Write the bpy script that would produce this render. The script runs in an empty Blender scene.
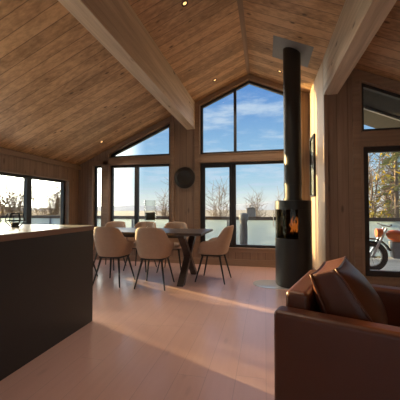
import bpy, bmesh, math, random
from mathutils import Vector, Matrix
C = bpy.context.scene.collection
R = math.radians
PI = math.pi

# ------------------------------------------------------------------ camera
cam_d = bpy.data.cameras.new('camera'); cam = bpy.data.objects.new('camera', cam_d); C.objects.link(cam)
cam_d.sensor_width = 36.0; cam_d.lens = 36.0 * 286 / 400
cam.location = (0, 0, 1.15)
cam.rotation_euler = (PI / 2 + math.atan(8 / 286), 0, math.atan(65 / 286))
cam_d.clip_start = 0.05; cam_d.clip_end = 500
bpy.context.scene.camera = cam

# ------------------------------------------------------------------ exposure
vs = bpy.context.scene.view_settings
vs.view_transform = 'Standard'; vs.look = 'None'; vs.gamma = 1.0; vs.use_curve_mapping = False
vs.exposure = 0.12
bpy.context.scene.cycles.blur_glossy = 0.05

# ------------------------------------------------------------------ light constants
SUN_TRAVEL = Vector((0.914, -0.405, -0.150)).normalized()
SUN_STRENGTH = 17.0
SKY_GLOW = 15.0
BACK_LIGHT = 4.0


class NT:
    """small helper to write node trees"""
    def __init__(self, tree):
        self.t = tree; self.n = tree.nodes; self.l = tree.links
    def new(self, typ, **kw):
        n = self.n.new(typ)
        for k, v in kw.items():
            setattr(n, k, v)
        return n
    def put(self, sock, v):
        if hasattr(v, 'is_output') or isinstance(v, bpy.types.NodeSocket):
            self.l.new(v, sock)
        else:
            if isinstance(v, (tuple, list)) and sock.type == 'RGBA' and len(v) == 3:
                v = (*v, 1)
            sock.default_value = v
    def math(self, op, a, b=0.0, c=None):
        n = self.new('ShaderNodeMath', operation=op)
        self.put(n.inputs[0], a); self.put(n.inputs[1], b)
        if c is not None: self.put(n.inputs[2], c)
        return n.outputs[0]
    def vmath(self, op, a, b):
        n = self.new('ShaderNodeVectorMath', operation=op)
        self.put(n.inputs[0], a); self.put(n.inputs[1], b)
        return n.outputs['Value'] if op == 'DOT_PRODUCT' else n.outputs[0]
    def mix(self, f, a, b, blend='MIX'):
        n = self.new('ShaderNodeMix', data_type='RGBA', blend_type=blend)
        self.put(n.inputs[0], f); self.put(n.inputs[6], a); self.put(n.inputs[7], b)
        return n.outputs[2]
    def smooth(self, v, a, b, lo=0.0, hi=1.0):
        n = self.new('ShaderNodeMapRange', interpolation_type='SMOOTHSTEP')
        self.put(n.inputs[0], v); self.put(n.inputs[1], a); self.put(n.inputs[2], b)
        self.put(n.inputs[3], lo); self.put(n.inputs[4], hi)
        return n.outputs[0]
    def noise(self, vec, scale, detail=3.0, rough=0.5):
        n = self.new('ShaderNodeTexNoise')
        if vec is not None: self.l.new(vec, n.inputs['Vector'])
        n.inputs['Scale'].default_value = scale; n.inputs['Detail'].default_value = detail
        n.inputs['Roughness'].default_value = rough
        return n.outputs[0]
    def sep(self, v):
        n = self.new('ShaderNodeSeparateXYZ'); self.l.new(v, n.inputs[0]); return n.outputs
    def comb(self, x, y, z):
        n = self.new('ShaderNodeCombineXYZ')
        for s, v in zip(n.inputs, (x, y, z)): self.put(s, v)
        return n.outputs[0]
    def white(self, v):
        n = self.new('ShaderNodeTexWhiteNoise', noise_dimensions='1D'); self.put(n.inputs['W'], v); return n.outputs[0]


# ------------------------------------------------------------------ world
w = bpy.data.worlds.new('sky'); bpy.context.scene.world = w; w.use_nodes = True
T = NT(w.node_tree); T.n.clear()
d = T.new('ShaderNodeTexCoord').outputs['Generated']
dx, dy, dz = T.sep(d)
zc = T.math('MAXIMUM', dz, 0.0)
sky = T.mix(T.smooth(zc, 0.0, 0.16), (0.62, 0.76, 0.80), (0.36, 0.60, 0.82))
sky = T.mix(T.smooth(zc, 0.10, 0.42), sky, (0.12, 0.29, 0.66))
inv = T.math('DIVIDE', 1.0, T.math('ADD', zc, 0.10))
cp = T.comb(T.math('MULTIPLY', dx, inv), T.math('MULTIPLY', T.math('MULTIPLY', dy, inv), 1.5), dz)
cn = T.noise(cp, 1.9, 8.0, 0.62)
cov = T.math('MULTIPLY', T.smooth(cn, 0.44, 0.68), 0.85)
sky = T.mix(cov, sky, (0.58, 0.70, 0.86))
# warm pale band low on the horizon
sky = T.mix(T.math('MULTIPLY', T.smooth(zc, 0.09, 0.0), 0.55), sky, (1.0, 0.92, 0.78))
sd = T.vmath('DOT_PRODUCT', d, tuple(-SUN_TRAVEL))
glow = T.smooth(sd, 0.74, 1.0)
sky = T.mix(T.math('MULTIPLY', glow, SKY_GLOW), sky, (1.0, 0.93, 0.80), 'ADD')
sky_n = T.n[-1]; 
for nn in T.n:
    if nn.type == 'MIX': nn.clamp_result = False; nn.clamp_factor = nn.blend_type != 'ADD'
bg = T.new('ShaderNodeBackground'); T.l.new(sky, bg.inputs[0]); bg.inputs[1].default_value = 1.0
out = T.new('ShaderNodeOutputWorld'); T.l.new(bg.outputs[0], out.inputs[0])

# ------------------------------------------------------------------ sun and an added unseen fill lamp behind the camera
sl = bpy.data.lights.new('sun', 'SUN'); so = bpy.data.objects.new('sun', sl); C.objects.link(so)
sl.energy = SUN_STRENGTH; sl.color = (1.0, 0.69, 0.31); sl.angle = R(0.6)
so.rotation_euler = SUN_TRAVEL.to_track_quat('-Z', 'Y').to_euler(); so.location = (-20, 10, 8)
al = bpy.data.lights.new('rear_fill', 'AREA'); ao = bpy.data.objects.new('rear_fill', al); C.objects.link(ao)
al.shape = 'RECTANGLE'; al.size = 4.6; al.size_y = 1.7; al.energy = BACK_LIGHT; al.color = (1.0, 0.93, 0.86)
ao.location = (-0.4, -3.38, 1.25); ao.rotation_euler = (R(90), 0, 0)


# ================================================================== helpers
def tag(o, label=None, cat=None, group=None, kind=None):
    if label: o['label'] = label
    if cat: o['category'] = cat
    if group: o['group'] = group
    if kind: o['kind'] = kind
    return o


def empty(name, loc=(0, 0, 0), rz=0.0):
    o = bpy.data.objects.new(name, None); C.objects.link(o)
    o.location = loc; o.rotation_euler = (0, 0, rz); o.empty_display_size = 0.1
    return o


def kids(o):
    return [c for c in bpy.data.objects if c.parent == o]


def copy_tree(o, parent=None):
    c = o.copy(); C.objects.link(c)
    if parent: c.parent = parent
    for ch in kids(o): copy_tree(ch, c)
    return c


class MB:
    def __init__(self): self.bm = bmesh.new()
    def box(self, x0, x1, y0, y1, z0, z1, m=None):
        vs_ = [self.bm.verts.new(Vector(p) if m is None else m @ Vector(p)) for p in
               ((x0, y0, z0), (x1, y0, z0), (x1, y1, z0), (x0, y1, z0), (x0, y0, z1), (x1, y0, z1), (x1, y1, z1), (x0, y1, z1))]
        for f in ((0, 3, 2, 1), (4, 5, 6, 7), (0, 1, 5, 4), (1, 2, 6, 5), (2, 3, 7, 6), (3, 0, 4, 7)):
            self.bm.faces.new([vs_[i] for i in f])
        return self
    def prism(self, pts, axis, a0, a1):
        """polygon pts in the two other axes (in xyz order), extruded along axis"""
        def mk(p, a):
            q = list(p); q.insert(axis, a); return self.bm.verts.new(q)
        A = [mk(p, a0) for p in pts]; B = [mk(p, a1) for p in pts]; n = len(pts)
        self.bm.faces.new(A); self.bm.faces.new(list(reversed(B)))
        for i in range(n):
            j = (i + 1) % n
            self.bm.faces.new((A[j], A[i], B[i], B[j]))
        return self
    def frame(self, pts, width, axis, a0, a1):
        """mitred frame following a convex polygon's inside"""
        n = len(pts); P = [Vector(p) for p in pts]
        area = sum(P[i].x * P[(i + 1) % n].y - P[(i + 1) % n].x * P[i].y for i in range(n))
        s = 1 if area > 0 else -1; I = []
        for i in range(n):
            e0 = (P[i] - P[i - 1]).normalized(); e1 = (P[(i + 1) % n] - P[i]).normalized()
            n0 = Vector((-e0.y, e0.x)) * s; n1 = Vector((-e1.y, e1.x)) * s
            b = (n0 + n1); b = b / max(1e-6, b.dot(n0)) if b.length > 1e-6 else n0
            I.append(P[i] + b * width)
        for i in range(n):
            j = (i + 1) % n
            self.prism([tuple(P[i]), tuple(P[j]), tuple(I[j]), tuple(I[i])], axis, a0, a1)
        return [tuple(p) for p in I]
    def tube(self, pts, r, seg=8, cap=True):
        P = [Vector(p) for p in pts]; n = len(P)
        rr = r if isinstance(r, (list, tuple)) else [r] * n
        rings = []; ref = None
        for i in range(n):
            t = (P[min(i + 1, n - 1)] - P[max(i - 1, 0)]).normalized()
            if ref is None:
                ref = Vector((0, 0, 1)) if abs(t.z) < 0.9 else Vector((1, 0, 0))
            u = (ref - t * ref.dot(t)).normalized(); v = t.cross(u); ref = u
            rings.append([self.bm.verts.new(P[i] + (u * math.cos(a) + v * math.sin(a)) * rr[i])
                          for a in (2 * PI * k / seg for k in range(seg))])
        for A, B in zip(rings, rings[1:]):
            for k in range(seg):
                self.bm.faces.new((A[k], A[(k + 1) % seg], B[(k + 1) % seg], B[k]))
        if cap:
            self.bm.faces.new(list(reversed(rings[0]))); self.bm.faces.new(rings[-1])
        return self
    def lathe(self, prof, c=(0, 0, 0), seg=32, a0=0.0, a1=2 * PI, closed=False):
        """prof: (r, z) list; full turn or an arc; closed joins the profile's last point to its first"""
        full = abs(a1 - a0 - 2 * PI) < 1e-6; n = seg if full else seg + 1
        cols = []
        for k in range(n):
            a = a0 + (a1 - a0) * k / seg
            cols.append([self.bm.verts.new((c[0] + r * math.cos(a), c[1] + r * math.sin(a), c[2] + z)) for r, z in prof])
        m = len(prof)
        for k in range(seg):
            A, B = cols[k], cols[(k + 1) % n]
            for i in range(m if closed else m - 1):
                j = (i + 1) % m
                self.bm.faces.new((A[i], B[i], B[j], A[j]))
        if closed and not full:
            self.bm.faces.new(cols[0]); self.bm.faces.new(list(reversed(cols[-1])))
        return self
    def grid(self, fn, nu, nv, closed_u=False):
        V = [[self.bm.verts.new(fn(i / (nu if closed_u else nu - 1), j / (nv - 1))) for j in range(nv)] for i in range(nu)]
        for i in range(nu if closed_u else nu - 1):
            for j in range(nv - 1):
                a = (i + 1) % nu
                self.bm.faces.new((V[i][j], V[a][j], V[a][j + 1], V[i][j + 1]))
        return V
    def quad(self, c, u, v):
        c, u, v = Vector(c), Vector(u), Vector(v)
        self.bm.faces.new([self.bm.verts.new(p) for p in (c - u - v, c + u - v, c + u + v, c - u + v)])
    def build(self, name, mat, parent=None, bevel=0.0, seg=2, smooth=False, sub=0, solid=0.0, weld=False):
        if weld: bmesh.ops.remove_doubles(self.bm, verts=self.bm.verts, dist=1e-5)
        bmesh.ops.recalc_face_normals(self.bm, faces=self.bm.faces)
        me = bpy.data.meshes.new(name); self.bm.to_mesh(me); self.bm.free()
        if mat: me.materials.append(mat)
        o = bpy.data.objects.new(name, me); C.objects.link(o)
        if parent: o.parent = parent
        if smooth:
            for p in me.polygons: p.use_smooth = True
        if solid:
            md = o.modifiers.new('solid', 'SOLIDIFY'); md.thickness = solid; md.offset = -1
        if bevel:
            md = o.modifiers.new('bevel', 'BEVEL'); md.width = bevel; md.segments = seg; md.limit_method = 'ANGLE'; md.angle_limit = R(40)
            if seg > 2:
                for p in me.polygons: p.use_smooth = True
                wn = o.modifiers.new('wn', 'WEIGHTED_NORMAL'); wn.keep_sharp = False
        if sub:
            md = o.modifiers.new('sub', 'SUBSURF'); md.levels = sub; md.render_levels = sub
        return o


# ================================================================== materials
def base_mat(name):
    m = bpy.data.materials.new(name); m.use_nodes = True
    t = NT(m.node_tree); b = t.n.get('Principled BSDF')
    return m, t, b


def plain(name, col, rough=0.5, metal=0.0, var=0.08, scale=12.0, bump=0.0, bscale=80.0, spec=0.5, coat=0.0):
    m, t, b = base_mat(name)
    oc = t.new('ShaderNodeTexCoord').outputs['Object']
    n = t.noise(oc, scale, 4.0)
    f = t.math('MULTIPLY', t.math('SUBTRACT', n, 0.5), var * 4)
    c2 = tuple(min(1, c * 1.35 + 0.005) for c in col); c1 = tuple(c * 0.65 for c in col)
    t.put(b.inputs['Base Color'], t.mix(t.math('ADD', 0.5, f), c1, c2) if var else col)
    b.inputs['Roughness'].default_value = rough; b.inputs['Metallic'].default_value = metal
    b.inputs['Specular IOR Level'].default_value = spec; b.inputs['Coat Weight'].default_value = coat
    if bump:
        bn = t.new('ShaderNodeBump'); bn.inputs['Strength'].default_value = bump; bn.inputs['Distance'].default_value = 0.004
        t.l.new(t.noise(oc, bscale, 3.0), bn.inputs['Height']); t.l.new(bn.outputs[0], b.inputs['Normal'])
    return m


def wood(name, light, dark, along, across, width, rough=0.5, groove=0.5, gw=0.03, knots=0.6, pvar=0.5, gstr=1.0, spec=0.4, jlen=0.0, coat=0.0):
    """boards running along one axis, laid side by side across another"""
    m, t, b = base_mat(name)
    oc = t.new('ShaderNodeTexCoord').outputs['Object']
    xyz = t.sep(oc); ax = 'xyz'.index(along); cx = 'xyz'.index(across); ox = 3 - ax - cx
    u = t.math('DIVIDE', xyz[cx], width); idx = t.math('FLOOR', u); fr = t.math('FRACT', u)
    if jlen:
        v = t.math('ADD', t.math('DIVIDE', xyz[ax], jlen), t.math('MULTIPLY', t.white(t.math('ADD', idx, 41.3)), 7.0))
        jf = t.math('FRACT', v)
        rnd = t.white(t.math('ADD', t.math('MULTIPLY', idx, 13.17), t.math('FLOOR', v)))
    else:
        rnd = t.white(t.math('ADD', idx, 0.37))
    al = t.math('ADD', xyz[ax], t.math('MULTIPLY', rnd, 37.0))
    gv = t.comb(t.math('MULTIPLY', al, 1.3), t.math('MULTIPLY', xyz[cx], 26.0), t.math('MULTIPLY', xyz[ox], 26.0))
    g1 = t.noise(gv, 1.0, 5.0, 0.6)
    gv2 = t.comb(t.math('MULTIPLY', al, 0.5), t.math('MULTIPLY', xyz[cx], 5.0), t.math('MULTIPLY', xyz[ox], 5.0))
    g2 = t.noise(gv2, 1.0, 2.0)
    f = t.math('ADD', t.math('MULTIPLY', t.math('SUBTRACT', g1, 0.5), 1.5 * gstr), t.math('MULTIPLY', t.math('SUBTRACT', g2, 0.5), 1.0 * gstr))
    f = t.math('ADD', t.math('ADD', f, 0.5), t.math('MULTIPLY', t.math('SUBTRACT', rnd, 0.5), pvar))
    col = t.mix(f, dark, light)
    if knots:
        kv = t.comb(t.math('MULTIPLY', al, 2.2), t.math('MULTIPLY', xyz[cx], 6.5), t.math('MULTIPLY', xyz[ox], 6.5))
        vo = t.new('ShaderNodeTexVoronoi'); t.l.new(kv, vo.inputs['Vector']); vo.inputs['Scale'].default_value = 1.0
        k = t.smooth(vo.outputs['Distance'], 0.17, 0.05)
        col = t.mix(t.math('MULTIPLY', k, knots), col, tuple(c * 0.3 for c in dark))
    edge = t.math('MINIMUM', fr, t.math('SUBTRACT', 1.0, fr))
    gr = t.smooth(edge, gw, gw * 0.3)
    if jlen:
        je = t.math('MULTIPLY', t.math('MINIMUM', jf, t.math('SUBTRACT', 1.0, jf)), jlen / width)
        gr = t.math('MAXIMUM', gr, t.smooth(je, gw, gw * 0.3))
    col = t.mix(t.math('MULTIPLY', gr, groove), col, tuple(c * 0.25 for c in dark))
    t.l.new(col, b.inputs['Base Color'])
    b.inputs['Roughness'].default_value = rough; b.inputs['Specular IOR Level'].default_value = spec
    b.inputs['Coat Weight'].default_value = coat; b.inputs['Coat Roughness'].default_value = 0.2
    bn = t.new('ShaderNodeBump'); bn.inputs['Strength'].default_value = 0.25; bn.inputs['Distance'].default_value = 0.006
    t.l.new(t.math('SUBTRACT', t.math('MULTIPLY', g1, 0.25), gr), bn.inputs['Height']); t.l.new(bn.outputs[0], b.inputs['Normal'])
    return m


def glass(name, tint=(0.96, 0.98, 0.97), rough=0.0, milk=0.0, milk_col=(0.8, 0.86, 0.88)):
    m = bpy.data.materials.new(name); m.use_nodes = True; t = NT(m.node_tree); t.n.clear()
    tr = t.new('ShaderNodeBsdfTransparent'); t.put(tr.inputs[0], (*tint, 1))
    gl = t.new('ShaderNodeBsdfGlossy'); gl.inputs['Roughness'].default_value = rough
    ge = t.new('ShaderNodeNewGeometry')
    co = t.math('ABSOLUTE', t.vmath('DOT_PRODUCT', ge.outputs['Normal'], ge.outputs['Incoming']))
    fr = t.math('ADD', 0.022, t.math('MULTIPLY', 0.97, t.math('POWER', t.math('SUBTRACT', 1.0, co), 5.0)))
    mx = t.new('ShaderNodeMixShader'); t.l.new(fr, mx.inputs[0]); t.l.new(tr.outputs[0], mx.inputs[1]); t.l.new(gl.outputs[0], mx.inputs[2])
    res = mx.outputs[0]
    if milk:
        df = t.new('ShaderNodeBsdfDiffuse'); t.put(df.inputs[0], (*milk_col, 1))
        tl = t.new('ShaderNodeBsdfTranslucent'); t.put(tl.inputs[0], (*milk_col, 1))
        ad = t.new('ShaderNodeMixShader'); ad.inputs[0].default_value = 0.6
        t.l.new(df.outputs[0], ad.inputs[1]); t.l.new(tl.outputs[0], ad.inputs[2])
        m2 = t.new('ShaderNodeMixShader'); m2.inputs[0].default_value = milk
        t.l.new(res, m2.inputs[1]); t.l.new(ad.outputs[0], m2.inputs[2]); res = m2.outputs[0]
    o = t.new('ShaderNodeOutputMaterial'); t.l.new(res, o.inputs[0])
    return m


def leaf(name, c1, c2, trans=0.5):
    m = bpy.data.materials.new(name); m.use_nodes = True; t = NT(m.node_tree); t.n.clear()
    oc = t.new('ShaderNodeTexCoord').outputs['Object']
    c = t.mix(t.smooth(t.noise(oc, 2.3, 3.0), 0.35, 0.65), c1, c2)
    df = t.new('ShaderNodeBsdfDiffuse'); tl = t.new('ShaderNodeBsdfTranslucent')
    t.l.new(c, df.inputs[0]); t.l.new(c, tl.inputs[0])
    mx = t.new('ShaderNodeMixShader'); mx.inputs[0].default_value = trans
    t.l.new(df.outputs[0], mx.inputs[1]); t.l.new(tl.outputs[0], mx.inputs[2])
    o = t.new('ShaderNodeOutputMaterial'); t.l.new(mx.outputs[0], o.inputs[0])
    return m


def emit(name, col, s):
    m = bpy.data.materials.new(name); m.use_nodes = True; t = NT(m.node_tree); t.n.clear()
    e = t.new('ShaderNodeEmission'); t.put(e.inputs[0], (*col, 1)); e.inputs[1].default_value = s
    o = t.new('ShaderNodeOutputMaterial'); t.l.new(e.outputs[0], o.inputs[0]); return m


CL, CD = (0.63, 0.40, 0.225), (0.31, 0.185, 0.098)
WL, WD = (0.32, 0.222, 0.160), (0.20, 0.132, 0.092)
M = dict(
    ceiling=wood('ceiling boards', CL, CD, 'x', 'y', 0.165, rough=0.45, gw=0.045, groove=0.65, pvar=0.8, gstr=1.5, knots=0.9),
    wall_x=wood('wall boards x', WL, WD, 'z', 'x', 0.145, rough=0.5, gw=0.03, groove=0.7, pvar=0.35),
    wall_y=wood('wall boards y', WL, WD, 'z', 'y', 0.145, rough=0.5, gw=0.03, groove=0.7, pvar=0.35),
    beam=wood('beam wood', (0.70, 0.59, 0.47), (0.44, 0.355, 0.27), 'y', 'z', 3.0, rough=0.55, groove=0.0, knots=0.9, pvar=0.0, gstr=1.5),
    trim_h=wood('trim wood horizontal', (0.34, 0.235, 0.165), (0.22, 0.148, 0.10), 'x', 'z', 3.0, rough=0.45, groove=0, pvar=0, knots=0.25),
    trim_v=wood('trim wood vertical', (0.34, 0.235, 0.165), (0.22, 0.148, 0.10), 'z', 'x', 3.0, rough=0.45, groove=0, pvar=0, knots=0.25),
    trim_y=wood('trim wood lengthwise', (0.34, 0.235, 0.165), (0.22, 0.148, 0.10), 'y', 'z', 3.0, rough=0.45, groove=0, pvar=0, knots=0.25),
    floor=wood('floor boards', (0.74, 0.485, 0.415), (0.62, 0.39, 0.33), 'y', 'x', 0.20, rough=0.36, groove=0.35, gw=0.012, knots=0.15, pvar=0.35, gstr=0.6, jlen=2.1, spec=0.6, coat=0.7),
    soffit=wood('soffit boards', (0.030, 0.028, 0.026), (0.016, 0.015, 0.014), 'y', 'x', 0.14, rough=0.7, knots=0),
    cladding=wood('outside cladding', (0.16, 0.12, 0.09), (0.09, 0.07, 0.055), 'z', 'y', 0.14, rough=0.7, knots=0.2),
    deck=wood('deck boards', (0.50, 0.46, 0.41), (0.36, 0.33, 0.29), 'x', 'y', 0.14, rough=0.6, gw=0.04, knots=0.2),
    frame=plain('window frame charcoal', (0.022, 0.022, 0.024), 0.4, var=0.05),
    glass=glass('window glass'),
    railglass=glass('railing glass', (0.90, 0.95, 0.96), milk=0.60, milk_col=(0.58, 0.69, 0.74)),
    jarglass=glass('jar glass', (0.95, 0.96, 0.95)),
    stoveglass=glass('stove glass', (0.42, 0.38, 0.31)),
    island=plain('island charcoal laminate', (0.026, 0.026, 0.024), 0.5, var=0.08, scale=3),
    counter=plain('worktop pale', (0.62, 0.64, 0.65), 0.22, var=0.03, scale=5),
    counter_edge=wood('worktop edge', (0.30, 0.20, 0.14), (0.20, 0.13, 0.09), 'y', 'z', 1.0, groove=0, knots=0, pvar=0),
    black=plain('black steel', (0.012, 0.012, 0.013), 0.38, metal=0.4, var=0.05),
    flue=plain('flue enamel', (0.012, 0.012, 0.011), 0.42, metal=0.0, var=0.05),
    stove=plain('stove enamel', (0.012, 0.013, 0.012), 0.42, var=0.05),
    liner=plain('firebox lining', (0.05, 0.042, 0.035), 0.8),
    ember=emit('flame', (1.0, 0.30, 0.06), 1.6),
    log=plain('log', (0.10, 0.055, 0.03), 0.9, bump=0.6, bscale=60),
    plate=plain('hearth glass', (0.72, 0.80, 0.84), 0.10, var=0.02, spec=0.8, coat=1.0),  # pale base colour stands in for the window reflected in the glass
    steel=plain('brushed steel', (0.42, 0.43, 0.44), 0.38, metal=0.85, var=0.05),
    chair=plain('chair fabric', (0.47, 0.335, 0.245), 0.75, var=0.07, scale=30, bump=0.25, bscale=350),
    leg=plain('chair leg black', (0.010, 0.010, 0.010), 0.45, var=0.03),
    table=wood('table dark oak', (0.085, 0.060, 0.048), (0.045, 0.032, 0.027), 'x', 'y', 0.16, rough=0.33, groove=0.4, gw=0.02, knots=0.2),
    leather=plain('brown leather', (0.098, 0.026, 0.008), 0.40, var=0.12, scale=7, bump=0.2, bscale=120, spec=0.6),
    piping=plain('leather piping', (0.12, 0.04, 0.02), 0.35, var=0.05),
    disc=plain('dark disc metal', (0.030, 0.026, 0.024), 0.45, metal=0.3, var=0.15, scale=9),
    disc_rim=plain('disc rim', (0.22, 0.18, 0.14), 0.35, metal=0.7, var=0.05),
    candle=plain('dark candle', (0.02, 0.02, 0.02), 0.6),
    wick=plain('wick', (0.5, 0.45, 0.35), 0.8),
    art=plain('pale print', (0.42, 0.45, 0.47), 0.5, var=0.18, scale=3),
    lamp=emit('downlight glow', (1.0, 0.55, 0.20), 2.0),
    greyblk=plain('dark grey cover', (0.10, 0.11, 0.125), 0.7, var=0.08, scale=5),
    greybox=plain('mid grey metal', (0.20, 0.22, 0.25), 0.5),
    orange=plain('orange plastic', (0.62, 0.12, 0.035), 0.35, var=0.06),
    rubber=plain('tyre rubber', (0.03, 0.03, 0.032), 0.8),
    white=plain('white plastic', (0.72, 0.72, 0.70), 0.5, var=0.03),
    bark=plain('bark', (0.17, 0.125, 0.09), 0.9, var=0.15, scale=14),
    twig=plain('twig', (0.25, 0.19, 0.13), 0.9, var=0.15, scale=5),
    needles=leaf('needles', (0.12, 0.15, 0.07), (0.20, 0.21, 0.10)),
    gold=leaf('golden leaves', (0.26, 0.19, 0.055), (0.15, 0.14, 0.045)),
    yellow=leaf('yellow leaves', (0.42, 0.30, 0.03), (0.22, 0.19, 0.05)),
    heath=leaf('heath', (0.17, 0.11, 0.055), (0.13, 0.12, 0.05)),
    grass=plain('pale winter grass', (0.30, 0.26, 0.20), 0.95, var=0.15, scale=0.5),
    hill=plain('far hills', (0.40, 0.43, 0.46), 1.0, var=0.06, scale=0.05),
)

# ================================================================== the setting
RX, RZ, SL = -0.30, 3.84, 0.444       # ridge position and roof slope
XL, XR, YB, YF, YN = -4.15, 3.55, -3.5, 5.75, 4.42
XP = 0.84                              # room face of the partition beside the stove
def ceil(x): return RZ - SL * abs(x - RX)

MB().box(XL - 0.2, XR + 0.2, YB - 0.2, YF + 0.2, -0.12, 0).build('floor', M['floor'])['kind'] = 'structure'
c = MB()
c.prism([(XL - 0.25, ceil(XL - 0.25)), (RX, RZ), (RX, RZ + 0.16), (XL - 0.25, ceil(XL - 0.25) + 0.16)], 1, YB - 0.2, YF + 0.22)
c.prism([(RX, RZ), (XP + 0.16, ceil(XP + 0.16)), (XP + 0.16, ceil(XP + 0.16) + 0.16), (RX, RZ + 0.16)], 1, YB - 0.2, YF + 0.22)
c.prism([(XP + 0.16, ceil(XP + 0.16)), (XR + 0.25, ceil(XR + 0.25)), (XR + 0.25, ceil(XR + 0.25) + 0.16), (XP + 0.16, ceil(XP + 0.16) + 0.16)], 1, YB - 0.2, YN + 0.16)
tag(c.build('ceiling', M['ceiling']), kind='structure')
tag(MB().prism([(RX - 0.035, ceil(RX - 0.035) - 0.012), (RX, RZ - 0.018), (RX + 0.035, ceil(RX + 0.035) - 0.012), (RX + 0.035, ceil(RX + 0.035) + 0.01), (RX - 0.035, ceil(RX - 0.035) + 0.01)], 1, YB, YF)
    .build('trim_1', M['trim_y']), kind='structure')

# front gable wall, built of the pieces between its openings
wf = MB(); y0, y1 = YF, YF + 0.2
def wp(pts): wf.prism(pts, 1, y0, y1)
def wr(xa, xb, za, zb): wp([(xa, za), (xb, za), (xb, zb), (xa, zb)])
def wc(xa, xb, za): wp([(xa, za), (xb, za), (xb, ceil(xb)), (xa, ceil(xa))])
wc(XL - 0.2, -3.80, 0)
wr(-3.80, -3.54, 0, 0.36); wc(-3.80, -3.54, 2.12)
wc(-3.54, -3.40, 0)
wr(-3.40, -1.94, 0, 0.36); wr(-3.40, -1.94, 2.12, 2.25)
wp([(-3.40, ceil(-3.40) - 0.10), (-1.94, ceil(-1.94) - 0.10), (-1.94, ceil(-1.94)), (-3.40, ceil(-3.40))])
wc(-1.94, -1.33, 0)
wr(-1.33, 0.70, 0, 0.34); wr(-1.33, 0.70, 2.10, 2.24)
wp([(-1.33, ceil(-1.33) - 0.08), (RX, RZ - 0.08), (RX, RZ), (-1.33, ceil(-1.33))])
wp([(RX, RZ - 0.08), (0.70, ceil(0.70) - 0.08), (0.70, ceil(0.70)), (RX, RZ)])
wc(0.70, 1.0, 0)
tag(wf.build('wall_front', M['wall_x']), kind='structure')

# left wall with its long window
wl = MB(); xa, xb = XL - 0.2, XL
wl.box(xa, xb, YB, 0.30, 0, ceil(XL)); wl.box(xa, xb, 5.40, YF, 0, ceil(XL))
wl.box(xa, xb, 0.30, 5.40, 0, 0.26); wl.box(xa, xb, 0.30, 5.40, 1.76, ceil(XL))
tag(wl.build('wall_left', M['wall_y']), kind='structure')
tag(MB().box(XL, XL + 0.05, YB, YF, 2.02, 2.10).build('trim_2', M['trim_y'], bevel=0.004), kind='structure')

# partition beside the stove and the wall with the right-hand door
wq = MB(); wq.prism([(YN, 0), (YF + 0.2, 0), (YF + 0.2, ceil(XP)), (YN, ceil(XP))], 0, XP, XP + 0.03)
tag(wq.build('wall_partition', wood('partition boards', (0.56, 0.40, 0.25), (0.42, 0.27, 0.155), 'z', 'y', 0.145, gw=0.03, groove=0.4, pvar=0.2, knots=0.3)), kind='structure')
tag(MB().prism([(YN + 0.15, 0), (YF + 0.2, 0), (YF + 0.2, ceil(XP + 0.16)), (YN + 0.15, ceil(XP + 0.16))], 0, XP + 0.03, XP + 0.16)
    .build('trim_3', M['cladding']), kind='structure')
wd = MB()
def dp(pts): wd.prism(pts, 1, YN, YN + 0.15)
def dr(xa, xb, za, zb): dp([(xa, za), (xb, za), (xb, zb), (xa, zb)])
dp([(XP + 0.03, 0), (1.32, 0), (1.32, ceil(1.32)), (XP + 0.03, ceil(XP + 0.03))])
dr(1.32, 2.75, 0, 0.17); dr(1.32, 2.75, 2.04, 2.21)
dp([(1.32, ceil(1.32) - 0.14), (2.75, ceil(2.75) - 0.14), (2.75, ceil(2.75)), (1.32, ceil(1.32))])
dp([(2.75, 0), (XR, 0), (XR, ceil(XR)), (2.75, ceil(2.75))])
tag(wd.build('wall_door', M['wall_x']), kind='structure')
tag(MB().box(XR, XR + 0.2, YB, YN + 0.15, 0, ceil(XR)).build('wall_right', M['wall_y']), kind='structure')
wb = MB()
def bp(xa, xb, za, zb=None):
    pts = [(xa, za), (xb, za)] + ([(xb, zb), (xa, zb)] if zb else [(xb, ceil(xb)), (xa, ceil(xa))])
    wb.prism(pts, 1, YB - 0.2, YB)
bp(XL - 0.2, -2.8, 0); bp(-2.8, RX, 2.15); bp(RX, 2.0, 2.15); bp(-2.8, 2.0, 0, 0.35); bp(2.0, XR + 0.2, 0)
tag(wb.build('wall_back', M['wall_x']), kind='structure')

# base boards
tag(MB().box(XL, XP, YF - 0.018, YF, 0, 0.13).build('baseboard_front', M['trim_h'], bevel=0.004), kind='structure')
tag(MB().box(XL, XL + 0.018, YB, YF - 0.02, 0, 0.13).build('baseboard_left', M['trim_y'], bevel=0.004), kind='structure')
tag(MB().box(XP - 0.018, XP, YN, YF - 0.02, 0, 0.10).build('baseboard_partition', M['trim_y'], bevel=0.004), kind='structure')

# roof beams
for i, (xa, xb, ye) in enumerate(((-1.59, -1.41, YF), (0.84, 1.03, YN))):
    tag(MB().prism([(xa, 2.79), (xb, 2.79), (xb, ceil(xb) + 0.05), (xa, ceil(xa) + 0.05)], 1, YB, ye)
        .build('trim_%d' % (4 + i), M['beam'], bevel=0.006), kind='structure')


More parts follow.
